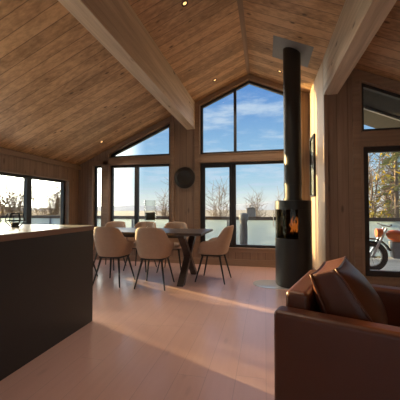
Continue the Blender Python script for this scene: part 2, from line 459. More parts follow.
def win(name, poly, casing=0.055, fw=0.05, wall_y=YF, depth=0.12, mull=(), axis=1, sash=None, inset=0.018):
    """window in a wall: wooden lining and casing, charcoal frame, bars and panes"""
    y = wall_y; k = MB()
    A = [Vector(p) for p in poly]
    cx = sum(p.x for p in A) / len(A)
    sgn = 1 if axis == 1 else -1
    # lining inside the opening, standing a little proud of the wall
    inner = k.frame(poly, inset, axis, y - sgn * 0.03, y + sgn * depth)
    root = k.build(name, M['trim_v'] if axis == 1 else M['trim_y']); root['kind'] = 'structure'
    f = MB(); inn = f.frame(inner, fw, axis, y + sgn * (depth - 0.055), y + sgn * (depth + 0.01))
    for (ma, mb, za, zb) in mull:
        f.prism([(ma, za), (mb, za), (mb, zb), (ma, zb)], axis, y + sgn * (depth - 0.06), y + sgn * (depth + 0.012))
    fo = f.build('window_frame', M['frame'], root)
    return root, inn, y + sgn * (depth - 0.02)


def pane(root, pts, y, axis=1):
    MB().prism(pts, axis, y, y + 0.008).build('window_pane', M['glass'], root)


# central glazing: peaked upper window and the lower window with its door leaf
cL, cR = -1.33, 0.70
r1, i1, yg = win('window_1', [(cL, 2.24), (cR, 2.24), (cR, ceil(cR) - 0.08), (RX, RZ - 0.08), (cL, ceil(cL) - 0.08)],
                 mull=[(-0.615, -0.56, 2.27, 3.60)])
pane(r1, [(i1[0][0], i1[0][1]), (-0.59, i1[0][1]), (-0.59, ceil(-0.59) - 0.16), (i1[4][0], i1[4][1])], yg)
pane(r1, [(-0.585, i1[0][1]), i1[1], i1[2], i1[3], (-0.585, ceil(-0.585) - 0.16)], yg)
r2, i2, yg = win('window_2', [(cL, 0.34), (cR, 0.34), (cR, 2.10), (cL, 2.10)], mull=[(-0.66, -0.575, 0.36, 2.08)])
pane(r2, [i2[0], (-0.665, i2[0][1]), (-0.665, i2[3][1]), i2[3]], yg)
pane(r2, [(-0.57, i2[0][1]), i2[1], i2[2], (-0.57, i2[3][1])], yg)
sf = MB(); sf.frame([(-1.255, 0.41), (-0.66, 0.41), (-0.66, 2.03), (-1.255, 2.03)], 0.045, 1, YF + 0.035, YF + 0.09)
sf.build('sash', M['frame'], r2)
hd = MB(); hd.tube([(-0.69, YF + 0.05, 1.18), (-0.69, YF - 0.005, 1.18), (-0.69, YF - 0.005, 1.30)], 0.009, 8)
hd.build('handle', M['black'], r2)
# left of the post: sloped window, the two-leaf window under it and a narrow side light
r3, i3, yg = win('window_3', [(-3.40, 2.25), (-1.94, 2.25), (-1.94, ceil(-1.94) - 0.10), (-3.40, ceil(-3.40) - 0.10)])
pane(r3, i3, yg)
r4, i4, yg = win('window_4', [(-3.40, 0.36), (-1.94, 0.36), (-1.94, 2.12), (-3.40, 2.12)], mull=[(-2.80, -2.715, 0.38, 2.10)])
pane(r4, [i4[0], (-2.80, i4[0][1]), (-2.80, i4[3][1]), i4[3]], yg)
pane(r4, [(-2.715, i4[0][1]), i4[1], i4[2], (-2.715, i4[3][1])], yg)
r5, i5, yg = win('window_5', [(-3.80, 0.36), (-3.54, 0.36), (-3.54, 2.12), (-3.80, 2.12)], fw=0.035)
pane(r5, i5, yg)
# long window of the left wall
r6, i6, xg = win('window_6', [(0.30, 0.26), (5.40, 0.26), (5.40, 1.76), (0.30, 1.76)], wall_y=XL, axis=0,
                 mull=[(4.36, 4.47, 0.28, 1.74), (3.30, 3.40, 0.28, 1.74), (1.80, 1.90, 0.28, 1.74)])
for a, b_ in ((i6[0][0], 1.80), (1.90, 3.30), (3.40, 4.36), (4.47, i6[1][0])):
    pane(r6, [(a, i6[0][1]), (b_, i6[0][1]), (b_, i6[3][1]), (a, i6[3][1])], xg, axis=0)
# unseen metal reflector added under the long window, bounces sun onto the ceiling
MB().prism([(XL - 0.14, 0.25), (XL - 1.15, -0.085), (XL - 1.15, -0.1), (XL - 0.14, 0.235)], 1, 0.30, 5.40).build('bounce_reflector', plain('reflector metal', (0.95, 0.92, 0.86), 0.27, metal=1.0, var=0.04), r6)
# right-hand glazed door and the sloped light over it
r7, i7, yg = win('window_7', [(1.32, 2.21), (2.75, 2.21), (2.75, ceil(2.75) - 0.14), (1.32, ceil(1.32) - 0.14)], wall_y=YN, depth=0.10, fw=0.045)
pane(r7, i7, yg)
d1, i8, yg = win('door_1', [(1.32, 0.17), (2.75, 0.17), (2.75, 2.04), (1.32, 2.04)], wall_y=YN, depth=0.08, fw=0.075, inset=0.03)
pane(d1, i8, yg)
# window of the back wall
r9, i9, yg = win('window_8', [(-2.8, 0.35), (2.0, 0.35), (2.0, 2.15), (-2.8, 2.15)], wall_y=YB - 0.2, depth=0.10, mull=[(-0.45, -0.35, 0.37, 2.13)])
pane(r9, i9, yg)
# casings on the room side
def casing(n, polys, y, mat='trim_h', axis=1):
    k = MB()
    for p in polys: k.prism(p, axis, y - 0.022, y)
    tag(k.build('trim_%d' % n, M[mat], bevel=0.003), kind='structure')
def rect(xa, xb, za, zb): return [(xa, za), (xb, za), (xb, zb), (xa, zb)]
casing(6, [rect(cL - 0.09, cL, 0.26, ceil(cL - 0.09) - 0.02), rect(cL, cR, 2.10, 2.24), rect(cL, cR, 0.27, 0.34),
           [(cL, ceil(cL) - 0.09), (RX, RZ - 0.09), (RX, RZ - 0.01), (cL, ceil(cL) - 0.01)],
           [(RX, RZ - 0.09), (cR, ceil(cR) - 0.09), (cR, ceil(cR) - 0.01), (RX, RZ - 0.01)]], YF)
casing(7, [rect(-1.94, -1.86, 0.28, 2.98), rect(-3.40, -1.94, 2.12, 2.25), rect(-3.54, -3.40, 0.28, 2.25), rect(-3.88, -3.80, 0.28, 2.12), rect(-3.88, -3.40, 2.12, 2.20),
           [(-3.40, ceil(-3.40) - 0.11), (-1.94, ceil(-1.94) - 0.11), (-1.94, ceil(-1.94) - 0.01), (-3.40, ceil(-3.40) - 0.01)]], YF)
casing(8, [rect(1.22, 1.32, 0, ceil(1.32) - 0.03), rect(1.32, 2.75, 2.04, 2.21), rect(1.32, 2.75, 0.10, 0.17),
           [(1.32, ceil(1.32) - 0.15), (2.75, ceil(2.75) - 0.15), (2.75, ceil(2.75) - 0.02), (1.32, ceil(1.32) - 0.02)]], YN)
k = MB(); k.prism([(YN - 0.025, 0), (YN, 0), (YN, ceil(XP) - 0.02), (YN - 0.025, ceil(XP) - 0.02)], 0, XP, XP + 0.045)
tag(k.build('trim_9', M['trim_v'], bevel=0.003), kind='structure')

# covered porch outside the right-hand door: soffit and a rafter
k = MB()
k.prism([(XP + 0.16, ceil(XP + 0.16) + 0.02), (XR + 1.2, ceil(XR + 1.2) + 0.02), (XR + 1.2, ceil(XR + 1.2) + 0.18), (XP + 0.16, ceil(XP + 0.16) + 0.18)], 1, YN + 0.16, 6.38)
porch = tag(k.build('porch_roof', M['soffit']), kind='structure')
k = MB(); k.prism([(XP + 0.16, ceil(XP + 0.16) - 0.02), (XR + 1.2, ceil(XR + 1.2) - 0.02), (XR + 1.2, ceil(XR + 1.2) + 0.02), (XP + 0.16, ceil(XP + 0.16) + 0.02)], 1, 5.55, 5.60)
k.build('rafter', M['steel'], porch)

# outside ground, deck, hills
tag(MB().box(-8.2, 6.2, YF + 0.2, 8.0, -0.22, -0.10).build('deck', M['deck']), kind='structure')
tag(MB().box(-8.2, XL - 0.2, -2.0, YF + 0.2, -0.22, -0.10).build('side_deck', wood('pale side deck boards', (0.80, 0.74, 0.66), (0.66, 0.60, 0.52), 'y', 'x', 0.14, rough=0.4, gw=0.04, knots=0.1)), kind='structure')  # boards made extra pale to bounce sun up onto the ceiling
g = MB()
def gfn(u, v):
    a = R(-20) + u * R(220); r = 6.0 + 170 * v ** 2
    z = -0.9 - 1.2 * min(1, v * 2.5) + 0.25 * math.sin(u * 23 + v * 9) * v + 1.8 * v
    return (r * math.cos(a), 2.0 + r * math.sin(a), z)
g.grid(gfn, 60, 24)
tag(g.build('ground', M['grass'], smooth=True), kind='structure')
h = MB()
def hfn(u, v):
    a = R(-15) + u * R(210); r = 190 + 60 * v
    z = -3 + v * (7.0 + 2.4 * math.sin(u * 17) + 1.4 * math.sin(u * 41 + 1))
    return (r * math.cos(a), r * math.sin(a), z)
h.grid(hfn, 90, 5)
tag(h.build('hills', M['hill'], smooth=True), kind='structure')

# ================================================================== kitchen island
isl = tag(empty('kitchen_island', (-2.25, 1.4, 0)), 'long dark charcoal kitchen island with pale worktop at the left', 'kitchen island')
MB().box(-0.50, 0.53, -1.3, 1.23, 0.0, 0.925).build('body', M['island'], isl, bevel=0.004)
MB().box(-0.50, 0.535, -1.3, 1.235, 0.925, 0.968).build('worktop_edge', M['counter_edge'], isl, bevel=0.004)
MB().box(-0.497, 0.532, -1.297, 1.232, 0.968, 0.973).build('worktop', M['counter'], isl)

def make_holder():
    t = empty('candle_holder')
    k = MB(); rings = []
    for r, z in ((0.036, 0.004), (0.078, 0.060), (0.060, 0.125)):
        rings.append([(r * math.cos(a), r * math.sin(a), z) for a in (PI / 6 + q * PI / 3 for q in range(6))])
    for ring in rings:
        for q in range(6): k.tube([ring[q], ring[(q + 1) % 6]], 0.004, 6)
    for A, B in zip(rings, rings[1:]):
        for q in range(6): k.tube([A[q], B[q]], 0.004, 6)
    k.build('wire_frame', M['black'], t)
    MB().lathe([(0, 0.001), (0.037, 0.001), (0.037, 0.005), (0, 0.005)], seg=18).build('base_plate', M['black'], t)
    cd = MB().lathe([(0, 0.005), (0.029, 0.005), (0.030, 0.008), (0.030, 0.040), (0.026, 0.043), (0, 0.040)], seg=20).build('candle', M['candle'], t, smooth=True)
    MB().tube([(0, 0, 0.04), (0.001, 0, 0.052)], 0.0015, 5).build('wick', M['wick'], cd)
    return t
ch1 = make_holder(); ch1.location = (-2.27, 2.22, 0.973); ch1.rotation_euler.z = 0.2
tag(ch1, 'geometric black wire candle holder on the island, nearer the dining chairs', 'candle holder', 'candle holders on the island')
ch2 = copy_tree(ch1); ch2.location = (-2.395, 2.085, 0.973); ch2.rotation_euler.z = 0.5
tag(ch2, 'geometric black wire candle holder cut off by the left picture edge', 'candle holder', 'candle holders on the island')

# ================================================================== dining table and chairs
tb = tag(empty('dining_table', (-2.3, 4.5, 0)), 'long dark wooden dining table on crossed X legs', 'dining table')
MB().box(-1.4, 1.4, -0.475, 0.475, 0.742, 0.782).build('tabletop', M['table'], tb, bevel=0.005)
for sx in (-1.08, 1.08):
    k = MB()
    for s in (-1, 1):
        k.prism([(s * 0.40 - 0.055, 0), (s * 0.40 + 0.055, 0), (-s * 0.36 + 0.055, 0.70), (-s * 0.36 - 0.055, 0.70)], 0, sx - 0.05 + 0.004 * s, sx + 0.05 + 0.004 * s)
    k.box(sx - 0.05, sx + 0.05, -0.43, 0.43, 0.70, 0.742)
    k.build('leg', M['table'], tb, bevel=0.004)
MB().box(-1.03, 1.03, -0.045, 0.045, 0.66, 0.735).build('rail', M['table'], tb)


def make_chair():
    """upholstered bucket chair, facing +y, back at -y"""
    t = empty('dining_chair')
    NU, NV = 41, 9
    def top(a):                        # rim height around the shell, a measured from the middle of the back
        a = abs(a)
        if a < 48: return 0.880 - 0.02 * (a / 48) ** 2
        if a < 86: q = (a - 48) / 38; q = q * q * (3 - 2 * q); return 0.860 - 0.205 * q
        q = min(1, (a - 86) / 54); return 0.655 - 0.13 * q ** 1.6
    def rad(a, z, hz):
        k = max(0.0, min(1.0, (z - 0.42) / 0.25))
        rx = 0.200 + 0.078 * k ** 0.75 - 0.035 * max(0, (z - 0.62) / 0.23)
        ry = 0.215 + 0.055 * k + 0.05 * max(0, (z - 0.62) / 0.23)
        return rx, ry
    def fn(u, v):
        a = -140 + 280 * u; h = top(a)
        z = 0.425 + (h - 0.425) * v
        rx, ry = rad(a, z, h); s, c_ = math.sin(R(a)), math.cos(R(a))
        e = 0.62
        x = rx * math.copysign(abs(s) ** e, s); y = -ry * math.copysign(abs(c_) ** e, c_) + 0.01
        return (x, y, z)
    k = MB(); k.grid(fn, NU, NV)
    sh = k.build('shell', M['chair'], t, smooth=True, solid=0.035)
    md = sh.modifiers.new('sub', 'SUBSURF'); md.levels = 1; md.render_levels = 1
    s = MB()
    def sfn(u, v):
        a = 2 * PI * u; e = 0.7
        prof = ((0.0, 0.422), (0.8, 0.420), (0.97, 0.430), (1.0, 0.455), (0.97, 0.480), (0.85, 0.495), (0.0, 0.503))
        r, z = prof[min(6, int(round(v * 6)))]
        cx_, sx_ = math.cos(a), math.sin(a)
        return (0.20 * r * math.copysign(abs(cx_) ** e, cx_), 0.03 + 0.235 * r * math.copysign(abs(sx_) ** e, sx_), z)
    s.grid(sfn, 28, 7, closed_u=True)
    s.build('seat_cushion', M['chair'], t, smooth=True, weld=True)
    MB().box(-0.17, 0.17, -0.15, 0.17, 0.398, 0.420).build('seat_base', M['leg'], t, bevel=0.004)
    for sx in (-1, 1):
        for sy in (-1, 1):
            MB().tube([(sx * 0.145, sy * 0.135 + 0.01, 0.41), (sx * 0.225, sy * 0.235 + 0.01, 0.0)], [0.017, 0.010], 10).build('leg', M['leg'], t)
    return t
GC = 'beige bucket chairs around the dining table'
chair_specs = [
    (-1.60, 4.02, 0.03, 'beige dining chair, back to the room, beside the table\'s right-hand X leg'),
    (-2.27, 4.03, -0.03, 'beige dining chair, back to the room, just right of the island end'),
    (-2.98, 4.10, 0.02, 'beige dining chair, back to the room, mostly hidden by the island corner'),
    (-0.80, 4.55, PI / 2 - 0.10, 'beige dining chair at the right-hand head of the table, seen side-on'),
    (-1.66, 5.05, PI + 0.04, 'far-side beige dining chair nearest the round wall disc'),
    (-2.30, 5.06, PI - 0.03, 'far-side beige dining chair directly behind the glass candle jar'),
    (-2.94, 5.05, PI, 'far-side beige dining chair in front of the tall window\'s left leaf'),
]
ch0 = make_chair()
for i, (x, y, rz, lab) in enumerate(chair_specs):
    o = ch0 if i == 0 else copy_tree(ch0)
    o.location = (x, y, 0); o.rotation_euler = (0, 0, rz); tag(o, lab, 'chair', GC)

# glass candle jar on the table
jr = tag(empty('glass_jar', (-1.93, 4.62, 0.782)), 'tall clear glass jar with a dark candle standing on the dining table', 'candle jar')
MB().lathe([(0, 0.0), (0.085, 0.0), (0.090, 0.008), (0.060, 0.05), (0.070, 0.13), (0.098, 0.15), (0.100, 0.50), (0.094, 0.502), (0.092, 0.16), (0, 0.15)], seg=32).build('glass', M['jarglass'], jr, smooth=True)
MB().lathe([(0, 0.162), (0.084, 0.162), (0.084, 0.285), (0.076, 0.292), (0, 0.288)], seg=28).build('candle', plain('green grey candle', (0.08, 0.095, 0.085), 0.6, var=0.15, scale=25), jr, smooth=True)

# ================================================================== round disc on the post between the windows
ds = tag(empty('wall_disc', (-1.63, YF, 1.78)), 'round dark metal disc hung on the wooden post between the windows', 'wall decoration')
def ylathe(prof, seg=40):
    k = MB(); k.lathe(prof, seg=seg); bmesh.ops.rotate(k.bm, verts=k.bm.verts, cent=(0, 0, 0), matrix=Matrix.Rotation(PI / 2, 3, 'X')); return k
ylathe([(0, 0.0), (0.225, 0.0), (0.225, 0.02), (0.15, 0.045), (0.06, 0.03), (0, 0.028)]).build('plate', M['disc'], ds, smooth=False)
ylathe([(0.222, 0.003), (0.238, 0.003), (0.238, 0.026), (0.222, 0.026)]).build('rim', M['disc_rim'], ds)

# ================================================================== wood stove
st = tag(empty('wood_stove', (0.41, 4.50, 0.0085)), 'tall black cylindrical wood stove with flue to the ceiling', 'wood stove')
rs = 0.262
lz, uz = 0.70, 1.12
MB().lathe([(0, 0.0), (rs - 0.012, 0.0), (rs - 0.012, 0.02), (rs, 0.025), (rs, lz), (0, lz)], seg=64).build('lower_body', M['stove'], st, bevel=0.003)
MB().lathe([(0, uz), (rs, uz), (rs, 1.245), (rs - 0.008, 1.253), (0, 1.253)], seg=64).build('top_body', M['stove'], st, bevel=0.003)
# lining on the side towards the room's right, glass on the rest
MB().lathe([(rs, lz), (rs, uz), (rs - 0.03, uz), (rs - 0.03, lz)], seg=40, a0=R(-78), a1=R(128), closed=True).build('side_wall', M['stove'], st, smooth=False)
MB().lathe([(rs - 0.004, lz), (rs - 0.004, uz), (rs - 0.010, uz), (rs - 0.010, lz)], seg=48, a0=R(128), a1=R(282), closed=True).build('glass_door', M['stoveglass'], st, smooth=False)
MB().lathe([(rs - 0.05, lz + 0.002), (rs - 0.05, uz - 0.002), (rs - 0.065, uz - 0.002), (rs - 0.065, lz + 0.002)], seg=30, a0=R(-70), a1=R(122), closed=True).build('firebox_lining', M['liner'], st)
for a in (128, 205, 282):
    bars = MB(); a = R(a); bars.tube([(rs * 0.985 * math.cos(a), rs * 0.985 * math.sin(a), lz), (rs * 0.985 * math.cos(a), rs * 0.985 * math.sin(a), uz)], 0.009, 8)
    bars.build('glass_bar', M['stove'], st)
lg = MB()
for a, zz in ((0.3, 0.745), (1.9, 0.76), (2.7, 0.80)):
    v = Vector((math.cos(a), math.sin(a), 0)) * 0.12
    lg.tube([(-v.x - 0.02, -v.y - 0.04, zz), (v.x - 0.02, v.y - 0.04, zz + 0.02)], 0.036, 9)
lg.build('firewood', M['log'], st)
fl = MB(); rnd = random.Random(5)
for q in range(9):
    bx, by = rnd.uniform(-0.05, 0.07), rnd.uniform(-0.16, 0.02); hh = rnd.uniform(0.12, 0.24); s = rnd.uniform(-0.03, 0.03)
    fl.tube([(bx, by, 0.79), (bx + s, by, 0.79 + hh * 0.35), (bx - s * 0.6, by, 0.79 + hh * 0.7), (bx + s, by, 0.79 + hh)], [0.006, 0.013, 0.009, 0.001], 7)
fl.build('flame', M['ember'], st, smooth=True)
MB().lathe([(0.128, 1.25), (0.128, 3.62), (0.12, 3.62), (0.12, 1.25)], seg=48, closed=True).build('flue_pipe', M['flue'], st, smooth=False)
MB().lathe([(0.128, 1.253), (0.140, 1.253), (0.140, 1.285), (0.128, 1.285)], seg=48, closed=True).build('flue_collar', M['stove'], st)
MB().lathe([(0.128, 1.48), (0.133, 1.48), (0.133, 1.52), (0.128, 1.52)], seg=48, closed=True).build('flue_joint', M['stove'], st)
hdl = MB().tube([(-0.262, -0.10, 1.05), (-0.287, -0.108, 1.05), (-0.287, -0.108, 0.86), (-0.262, -0.10, 0.86)], 0.008, 8).build('door_handle', M['steel'], st)
k = MB(); zc0 = ceil(0.41)
k.box(-0.30, 0.30, -0.30, 0.30, -0.008, 0.0, Matrix.Translation((0, 0, zc0 - 0.002)) @ Matrix.Rotation(math.atan(SL), 4, 'Y'))
k.build('ceiling_plate', M['greybox'], st)
hp = MB(); pts = []
for q in range(25): a = R(90 + 180 * q / 24); pts.append((0.05 + 0.235 * math.cos(a), 4.47 + 0.235 * math.sin(a)))
pts += [(0.42, 4.235), (0.42, 4.705)]
hp.prism(pts, 2, 0.0, 0.008)
hp.build('hearth_plate', M['plate'])
tag(bpy.data.objects['hearth_plate'], 'rounded glass hearth plate on the floor beside the wood stove', 'hearth plate')

# framed picture on the partition
pf = tag(empty('framed_picture', (XP, 5.34, 1.88)), 'narrow dark-framed picture on the wall beside the flue pipe', 'picture')
k = MB(); k.frame([(-0.22, -0.53), (0.22, -0.53), (0.22, 0.53), (-0.22, 0.53)], 0.03, 0, -0.035, -0.001); k.build('picture_frame', M['black'], pf)
MB().box(-0.012, -0.002, -0.19, 0.19, -0.50, 0.50).build('print', M['art'], pf)
MB().box(-0.018, -0.014, -0.19, 0.19, -0.50, 0.50).build('picture_glass', M['glass'], pf)

# ================================================================== ceiling downlights
def make_downlight():
    t = empty('downlight')
    MB().lathe([(0.024, 0.0), (0.042, 0.0), (0.042, -0.006), (0.024, -0.004)], seg=24, closed=True).build('trim_ring', M['black'], t)
    MB().lathe([(0, -0.002), (0.024, -0.002)], seg=20).build('bulb', M['lamp'], t)
    L = bpy.data.lights.new('downlight_lamp', 'SPOT'); lo = bpy.data.objects.new('downlight_lamp', L); C.objects.link(lo)
    L.energy = 60; L.color = (1.0, 0.80, 0.62); L.spot_size = R(100); L.spot_blend = 0.6; L.shadow_soft_size = 0.03
    lo.location = (0, 0, -0.012); lo.parent = t
    return t
dl0 = make_downlight()
for i, (x, y, lab) in enumerate(((-0.91, 3.19, 'small glowing ceiling downlight nearest the camera, right of the left beam'),
                                 (-3.28, 5.27, 'small ceiling downlight above the narrow left side window'),
                                 (-0.91, 5.27, 'small ceiling downlight above the left half of the peaked window'),
                                 (0.27, 5.22, 'small ceiling downlight close to the stove flue'),
                                 (-0.91, 1.10, 'unseen ceiling downlight added to brighten the floor near the island'))):  # last one is out of view, added to brighten the foreground floor
    o = dl0 if i == 0 else copy_tree(dl0)
    s = 1 if x > RX else -1
    o.location = (x, y, ceil(x) - 0.001); o.rotation_euler = (0, s * math.atan(SL), 0)
    tag(o, lab, 'ceiling light', 'recessed ceiling downlights')

# ================================================================== leather armchair
ac = tag(empty('leather_armchair', (0.035, 1.55, 0), math.atan2(-0.33, 0.94)), 'brown leather armchair with a loose cushion in the right foreground', 'armchair')
LM = M['leather']
MB().box(0.0, 1.0, 0.0, 0.115, 0.07, 0.62).build('arm', LM, ac, bevel=0.028, seg=5)
MB().box(0.0, 1.0, 0.775, 0.89, 0.07, 0.62).build('arm', LM, ac, bevel=0.028, seg=5)
k = MB(); k.prism([(0.03, 0.09), (0.19, 0.09), (0.155, 0.70), (0.03, 0.70)], 1, 0.117, 0.773)
k.build('backrest', LM, ac, bevel=0.03, seg=5)
MB().box(0.192, 0.99, 0.118, 0.772, 0.09, 0.26).build('seat_frame', LM, ac, bevel=0.015)
MB().box(0.195, 1.0, 0.122, 0.768, 0.262, 0.385).build('seat_cushion', LM, ac, bevel=0.04, seg=5)
for a, b_ in ((0.08, 0.06), (0.92, 0.06), (0.08, 0.83), (0.92, 0.83)):
    MB().lathe([(0, 0), (0.018, 0), (0.024, 0.075), (0, 0.075)], c=(a, b_, 0), seg=16).build('foot', M['leg'], ac)
# the loose cushion leaning in the corner
cu = tag(empty('back_cushion', (0, 0, 0)), 'plump piped brown leather cushion leaning on the armchair back', 'cushion')
E1 = Vector((0.9435, -0.3312, 0)); E2 = Vector((0.3312, 0.9435, 0)); UP = Vector((0, 0, 1))
lean = R(20)
cz = (UP * math.cos(lean) - E1 * math.sin(lean)); cn_ = (E1 * math.cos(lean) + UP * math.sin(lean))
org = Vector((0.035, 1.55, 0)) + E1 * 0.290 + E2 * 0.385 + UP * 0.622
cw, chh, cth = 0.225, 0.200, 0.085
def cface(side):
    def f(u, v):
        a, b2 = u * 2 - 1, v * 2 - 1
        puff = 0.06 * (1 - abs(a) ** 3) * (1 - abs(b2) ** 3)
        pinch = 1 - 0.05 * (1 - a * a) * abs(b2) - 0.0
        return org + E2 * (a * cw * (1 - 0.05 * (1 - b2 * b2))) + cz * (b2 * chh * (1 - 0.05 * (1 - a * a))) + cn_ * side * (cth * 0.78 + puff + (0.045 * (1 - b2) if side > 0 else 0.0))
    return f
k = MB()
for s in (-1, 1): k.grid(cface(s), 15, 15)
def cedge(t_):
    q = (t_ % 1.0) * 4; s_ = int(q) % 4; f_ = (q - int(q))
    return ((f_, 0), (1, f_), (1 - f_, 1), (0, 1 - f_))[s_]
def cside(u, v):
    e_ = cedge(u); return cface(-1)(*e_).lerp(cface(1)(*e_), v) 
k.grid(cside, 56, 5, closed_u=True)
k.build('cover', LM, cu, smooth=True, weld=True)
pp = MB()
for s in (-1, 1):
    loop = [cface(s)(*cedge(i / 56)) for i in range(57)]
    pp.tube(loop, 0.007, 8, cap=False)
pp.build('piping', M['piping'], cu, smooth=True)

# ================================================================== outside: railing, lantern, covered parasol, motorbike
rl = tag(empty('deck_railing', (0, 7.85, -0.10)), 'glass deck railing with dark top rail beyond the windows', 'railing')
k = MB(); k.box(-8.1, 6.1, -0.035, 0.035, 0.925, 1.015); k.box(-8.135, -8.065, -9.0, 0.035, 0.925, 1.015)
k.build('top_rail', plain('rail wood', (0.085, 0.06, 0.045), 0.6), rl, bevel=0.004)
xs = [-8.1 + 1.42 * q for q in range(11)]
for a, b_ in zip(xs, xs[1:]):
    MB().box(a - 0.02, a + 0.02, -0.02, 0.02, 0, 0.925).build('post', M['greybox'], rl)
    MB().box(a + 0.03, b_ - 0.03, -0.005, 0.005, 0.06, 0.925).build('glass_panel', M['railglass'], rl)
MB().box(xs[-1] - 0.02, xs[-1] + 0.02, -0.02, 0.02, 0, 0.925).build('post', M['greybox'], rl)
for q in range(6):
    MB().box(-8.12, -8.08, -1.4 * q - 1.42, -1.4 * q - 1.38, 0, 0.925).build('post', M['greybox'], rl)
    MB().box(-8.105, -8.095, -1.4 * q - 1.35, -1.4 * q - 0.04, 0.06, 0.925).build('glass_panel', M['railglass'], rl)

ln = tag(empty('lantern', (-0.36, 7.85, 0.915)), 'grey metal lantern with a top handle standing on the deck rail', 'lantern')
MB().box(-0.115, 0.115, -0.08, 0.08, 0.0, 0.22).build('lantern_body', M['greybox'], ln, bevel=0.006)
k = MB(); k.prism([(-0.125, 0.22), (0.125, 0.22), (0.045, 0.25), (-0.045, 0.25)], 1, -0.085, 0.085); k.build('lantern_roof', M['greyblk'], ln)
MB().tube([(-0.035, 0, 0.25), (-0.035, 0, 0.29), (0, 0, 0.31), (0.035, 0, 0.29), (0.035, 0, 0.25)], 0.008, 8).build('lantern_handle', M['black'], ln)

cp_ = tag(empty('covered_parasol', (-0.54, 7.42, -0.10)), 'slim folded parasol under a dark grey cover on the deck', 'parasol')
MB().lathe([(0, 0.0), (0.22, 0.0), (0.22, 0.05), (0.05, 0.07), (0, 0.07)], seg=24).build('foot', M['greyblk'], cp_)
MB().tube([(0, 0, 0.07), (0, 0, 0.35)], 0.024, 10).build('pole', M['black'], cp_)
MB().lathe([(0, 0.22), (0.085, 0.22), (0.105, 0.45), (0.10, 0.75), (0.085, 0.88), (0.115, 0.95), (0.118, 1.08), (0.07, 1.12), (0, 1.125)], seg=20).build('cover', M['greyblk'], cp_, smooth=True)

mb_ = tag(empty('motorbike', (2.46, 6.30, -0.10)), 'orange motorbike parked on the deck outside the right-hand door', 'motorbike')
def xl(prof, c, seg=28):
    k = MB(); k.lathe(prof, seg=seg, closed=True); bmesh.ops.rotate(k.bm, verts=k.bm.verts, cent=(0, 0, 0), matrix=Matrix.Rotation(PI / 2, 3, 'X'))
    bmesh.ops.translate(k.bm, verts=k.bm.verts, vec=c); return k
for wx in (-0.42, 0.78):
    wh = xl([(0.20, -0.04), (0.28, -0.045), (0.30, -0.02), (0.30, 0.02), (0.28, 0.045), (0.20, 0.04)], (wx, 0, 0.30)).build('wheel', M['rubber'], mb_)
    k = xl([(0.185, -0.02), (0.203, -0.02), (0.203, 0.02), (0.185, 0.02)], (wx, 0, 0.30))
    for q in range(10):
        a = q * PI / 5; k.tube([(wx, 0, 0.30), (wx + 0.19 * math.cos(a), 0, 0.30 + 0.19 * math.sin(a))], 0.005, 5)
    k.build('rim', M['steel'], wh)
k = MB()
for s in (-1, 1): k.tube([(-0.42, s * 0.075, 0.30), (-0.16, s * 0.075, 0.86)], [0.028, 0.02], 10)
k.build('fork', M['steel'], mb_)
def arc(x0, r, a0, a1, n=9): return [(x0 + r * math.cos(R(a0 + (a1 - a0) * i / (n - 1))), 0.30 + r * math.sin(R(a0 + (a1 - a0) * i / (n - 1)))) for i in range(n)]
k = MB(); k.prism(arc(-0.42, 0.36, 20, 170) + list(reversed(arc(-0.42, 0.335, 20, 170))), 1, -0.06, 0.06); k.build('front_fender', M['black'], mb_)
MB().tube([(-0.18, -0.34, 0.93), (-0.15, -0.15, 0.90), (-0.15, 0.15, 0.90), (-0.18, 0.34, 0.93)], 0.014, 8).build('handlebar', M['black'], mb_)
k = MB()
def tank(u, v):
    a = 2 * PI * u; t_ = v; r = (math.sin(PI * min(1, max(0, t_))) ** 0.5) if 0 < t_ < 1 else 0.0
    return (-0.16 + 0.46 * t_, 0.12 * r * math.cos(a), 0.74 - 0.10 * t_ + 0.125 * r * math.sin(a))
k.grid(tank, 16, 11, closed_u=True); k.build('tank', M['orange'], mb_, smooth=True, weld=True)
k = MB(); k.prism([(0.25, 0.60), (0.85, 0.66), (0.92, 0.74), (0.55, 0.70), (0.25, 0.72)], 1, -0.11, 0.11); k.build('seat', M['black'], mb_, bevel=0.02)
k = MB(); k.prism([(-0.05, 0.28), (0.30, 0.26), (0.38, 0.56), (-0.08, 0.60)], 1, -0.10, 0.10); k.build('engine', M['greybox'], mb_, bevel=0.02)
k = MB(); k.prism([(0.30, 0.36), (0.72, 0.50), (0.80, 0.62), (0.30, 0.58)], 1, -0.13, 0.13); k.build('side_panel', M['white'], mb_, bevel=0.015)
k = MB(); k.tube([(0.10, -0.13, 0.30), (0.45, -0.15, 0.30), (0.85, -0.16, 0.45)], [0.02, 0.03, 0.045], 10); k.build('exhaust', M['steel'], mb_)
k = xl([(0.0, -0.05), (0.08, -0.05), (0.085, 0.05), (0.0, 0.05)], (0, 0, 0)); bmesh.ops.rotate(k.bm, verts=k.bm.verts, cent=(0, 0, 0), matrix=Matrix.Rotation(PI / 2, 3, 'Z')); bmesh.ops.translate(k.bm, verts=k.bm.verts, vec=(-0.27, 0, 0.76))
k.build('headlamp', M['orange'], mb_)


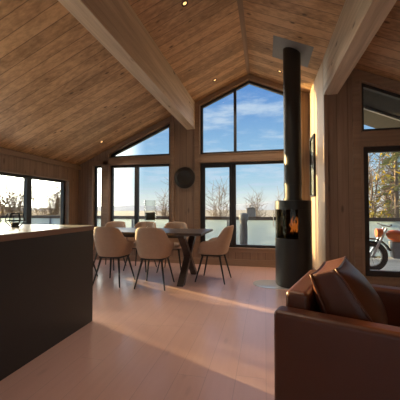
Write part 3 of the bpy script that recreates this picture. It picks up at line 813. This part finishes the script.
# ================================================================== planting outside
def ground_z(x, y): return -1.5
def bush(name, label, loc, h, spread, nst, leaves, lmat, seed, tw=0.012, lsize=0.035, group=None, cat='bush', lean_=0.5, stem='twig', ntw=7):
    rnd = random.Random(seed); t = tag(empty(name, loc), label, cat, group)
    k = MB(); tips = []
    for s in range(nst):
        a = rnd.uniform(0, 2 * PI); L_ = h * rnd.uniform(0.65, 1.0); o_ = rnd.uniform(0.2, 1) * spread * lean_
        p = [Vector((rnd.uniform(-1, 1) * spread * 0.25, rnd.uniform(-1, 1) * spread * 0.25, 0))]
        for q in range(1, 6):
            f = q / 5
            p.append(p[0] + Vector((math.cos(a) * o_ * f ** 1.3 + rnd.uniform(-1, 1) * 0.04 * h * f, math.sin(a) * o_ * f ** 1.3 + rnd.uniform(-1, 1) * 0.04 * h * f, L_ * f)))
        k.tube(p, [tw * (1 - 0.14 * q) for q in range(6)], 5, cap=False)
        for _ in range(ntw):
            q = rnd.uniform(1.2, 5); i_ = min(4, int(q)); b0 = p[i_].lerp(p[i_ + 1], q - i_)
            dv = Vector((rnd.uniform(-1, 1), rnd.uniform(-1, 1), rnd.uniform(0.2, 1.1))).normalized() * h * rnd.uniform(0.10, 0.24)
            m_ = b0 + dv * 0.5 + Vector((rnd.uniform(-1, 1), rnd.uniform(-1, 1), 0)) * h * 0.015
            k.tube([b0, m_, b0 + dv], [tw * 0.5, tw * 0.36, tw * 0.2], 4, cap=False); tips += [m_, b0 + dv, b0 + dv * 0.75]
    k.build('branches', M[stem], t)
    if leaves:
        f = MB()
        for _ in range(leaves):
            c_ = rnd.choice(tips) + Vector((rnd.gauss(0, 1), rnd.gauss(0, 1), rnd.gauss(0, 1))) * h * 0.035
            n1 = Vector((rnd.gauss(0, 1), rnd.gauss(0, 1), rnd.gauss(0, 1))).normalized(); n2 = n1.orthogonal().normalized()
            s_ = lsize * rnd.uniform(0.6, 1.3); f.quad(c_, n1 * s_, n2 * s_ * 0.5)
        tag(f.build('leaves', M[lmat], t), kind='stuff')
    return t


def conifer(label, loc, h, seed, lmat='needles', r0=0.30):
    rnd = random.Random(seed); t = tag(empty('conifer', loc), label, 'tree')
    MB().tube([(0, 0, 0), (0.03, 0, h * 0.5), (0, 0, h)], [0.11, 0.07, 0.01], 8).build('trunk', M['bark'], t)
    br, f = MB(), MB()
    for q in range(84):
        z = h * rnd.uniform(0.18, 0.97); a = rnd.uniform(0, 2 * PI); L_ = h * r0 * (1.05 - z / h) * rnd.uniform(0.8, 1.15)
        dv = Vector((math.cos(a), math.sin(a), 0)); p0 = Vector((0, 0, z)); p1 = p0 + dv * L_ * 0.5 + Vector((0, 0, 0.03)); p2 = p0 + dv * L_ - Vector((0, 0, L_ * 0.28))
        br.tube([p0, p1, p2], [0.02, 0.013, 0.004], 5, cap=False)
        sd_ = Vector((-dv.y, dv.x, 0))
        for i in range(30):
            u = rnd.uniform(0.15, 1); c_ = (p0.lerp(p1, u * 2) if u < 0.5 else p1.lerp(p2, u * 2 - 1))
            n1 = (sd_ * rnd.choice((-1, 1)) + dv * 0.7 + Vector((0, 0, rnd.uniform(-0.7, 0.3)))).normalized()
            f.quad(c_ + n1 * 0.09, n1 * 0.10, (n1.orthogonal().normalized()) * 0.012)
    br.build('branches', M['bark'], t); tag(f.build('needles', M[lmat], t), kind='stuff')
    return t

# right, outside the glazed door
conifer('tall conifer with drooping branches outside the right-hand door', (4.75, 12.0, -1.2), 6.6, 11, r0=0.20)
conifer('slender conifer behind the motorbike, right of the tall one', (6.6, 15.2, -1.3), 7.0, 12, r0=0.20)
bush('birch', 'yellow-leaved birch under the porch roof edge', (3.35, 10.2, -1.2), 4.6, 0.40, 6, 130, 'yellow', 21, tw=0.03, lsize=0.06, cat='tree', stem='bark', ntw=12)
for i, (x, y, h_, n_, m_, lab) in enumerate((
        (2.65, 8.85, 2.1, 1700, 'gold', 'golden-green bush behind the railing, left edge of the door glass'),
        (3.95, 8.85, 2.0, 1700, 'heath', 'brown-green bush behind the motorbike'),
        (5.75, 9.6, 2.5, 1500, 'gold', 'golden-green bush at the far right behind the railing'),
        (2.9, 12.9, 3.2, 1700, 'heath', 'tall brownish bush in the back row beyond the deck'))):
    bush('bush', lab, (x, y, -1.2), h_, 0.55, 14, n_, m_, 30 + i, lsize=0.045, group='bushes outside the door', ntw=12, lean_=0.8)
for i, (x, y, lab) in enumerate(((5.35, 18.6, 'bare grey-twigged tree behind the golden bushes, left half of the door glass'), (7.9, 20.5, 'bare grey-twigged tree behind the conifers, right half of the door glass'))):
    bush('bare_tree', lab, (x, y, -1.3), 6.5, 0.9, 16, 300, 'needles', 90 + i, tw=0.03, lsize=0.06, cat='tree', stem='bark', ntw=34, group='bare trees outside the door')
# straight ahead: bare winter bushes low behind the railing
for i, (x, y, h_, sp, lab) in enumerate((
        (-4.6, 12.6, 3.1, 0.7, 'bare brown bush beyond the railing, seen in the left window leaf'),
        (-2.95, 10.6, 3.7, 0.6, 'tall bare branching bush right of the glass candle jar'),
        (-1.95, 12.6, 3.5, 0.8, 'wide bare bush behind the middle window\'s opening leaf'),
        (-0.55, 15.0, 3.3, 0.8, 'low bare bush behind the lantern'),
        (0.75, 13.0, 3.0, 0.7, 'low bare bush between lantern and stove'))):
    bush('bare_bush', lab, (x, y, -1.35), h_, sp, 20, 0, None, 50 + i, tw=0.016, group='bare bushes ahead', ntw=18)
# left: loose pale bushes against the sun
for i, (x, y, h_, lab) in enumerate((
        (-9.6, 9.3, 3.5, 'pale leafy bush in the right pane of the left wall window'),
        (-9.6, 6.7, 3.2, 'pale leafy bush behind the left wall window\'s dark bar'),
        (-10.2, 12.0, 3.6, 'pale leafy bush at the far end of the side deck'))):
    bush('thin_bush', lab, (x, y, -1.1), h_, 0.95, 34, 500, 'gold', 70 + i, tw=0.015, lsize=0.026, group='thin bushes beside the deck', ntw=40, lean_=0.9)
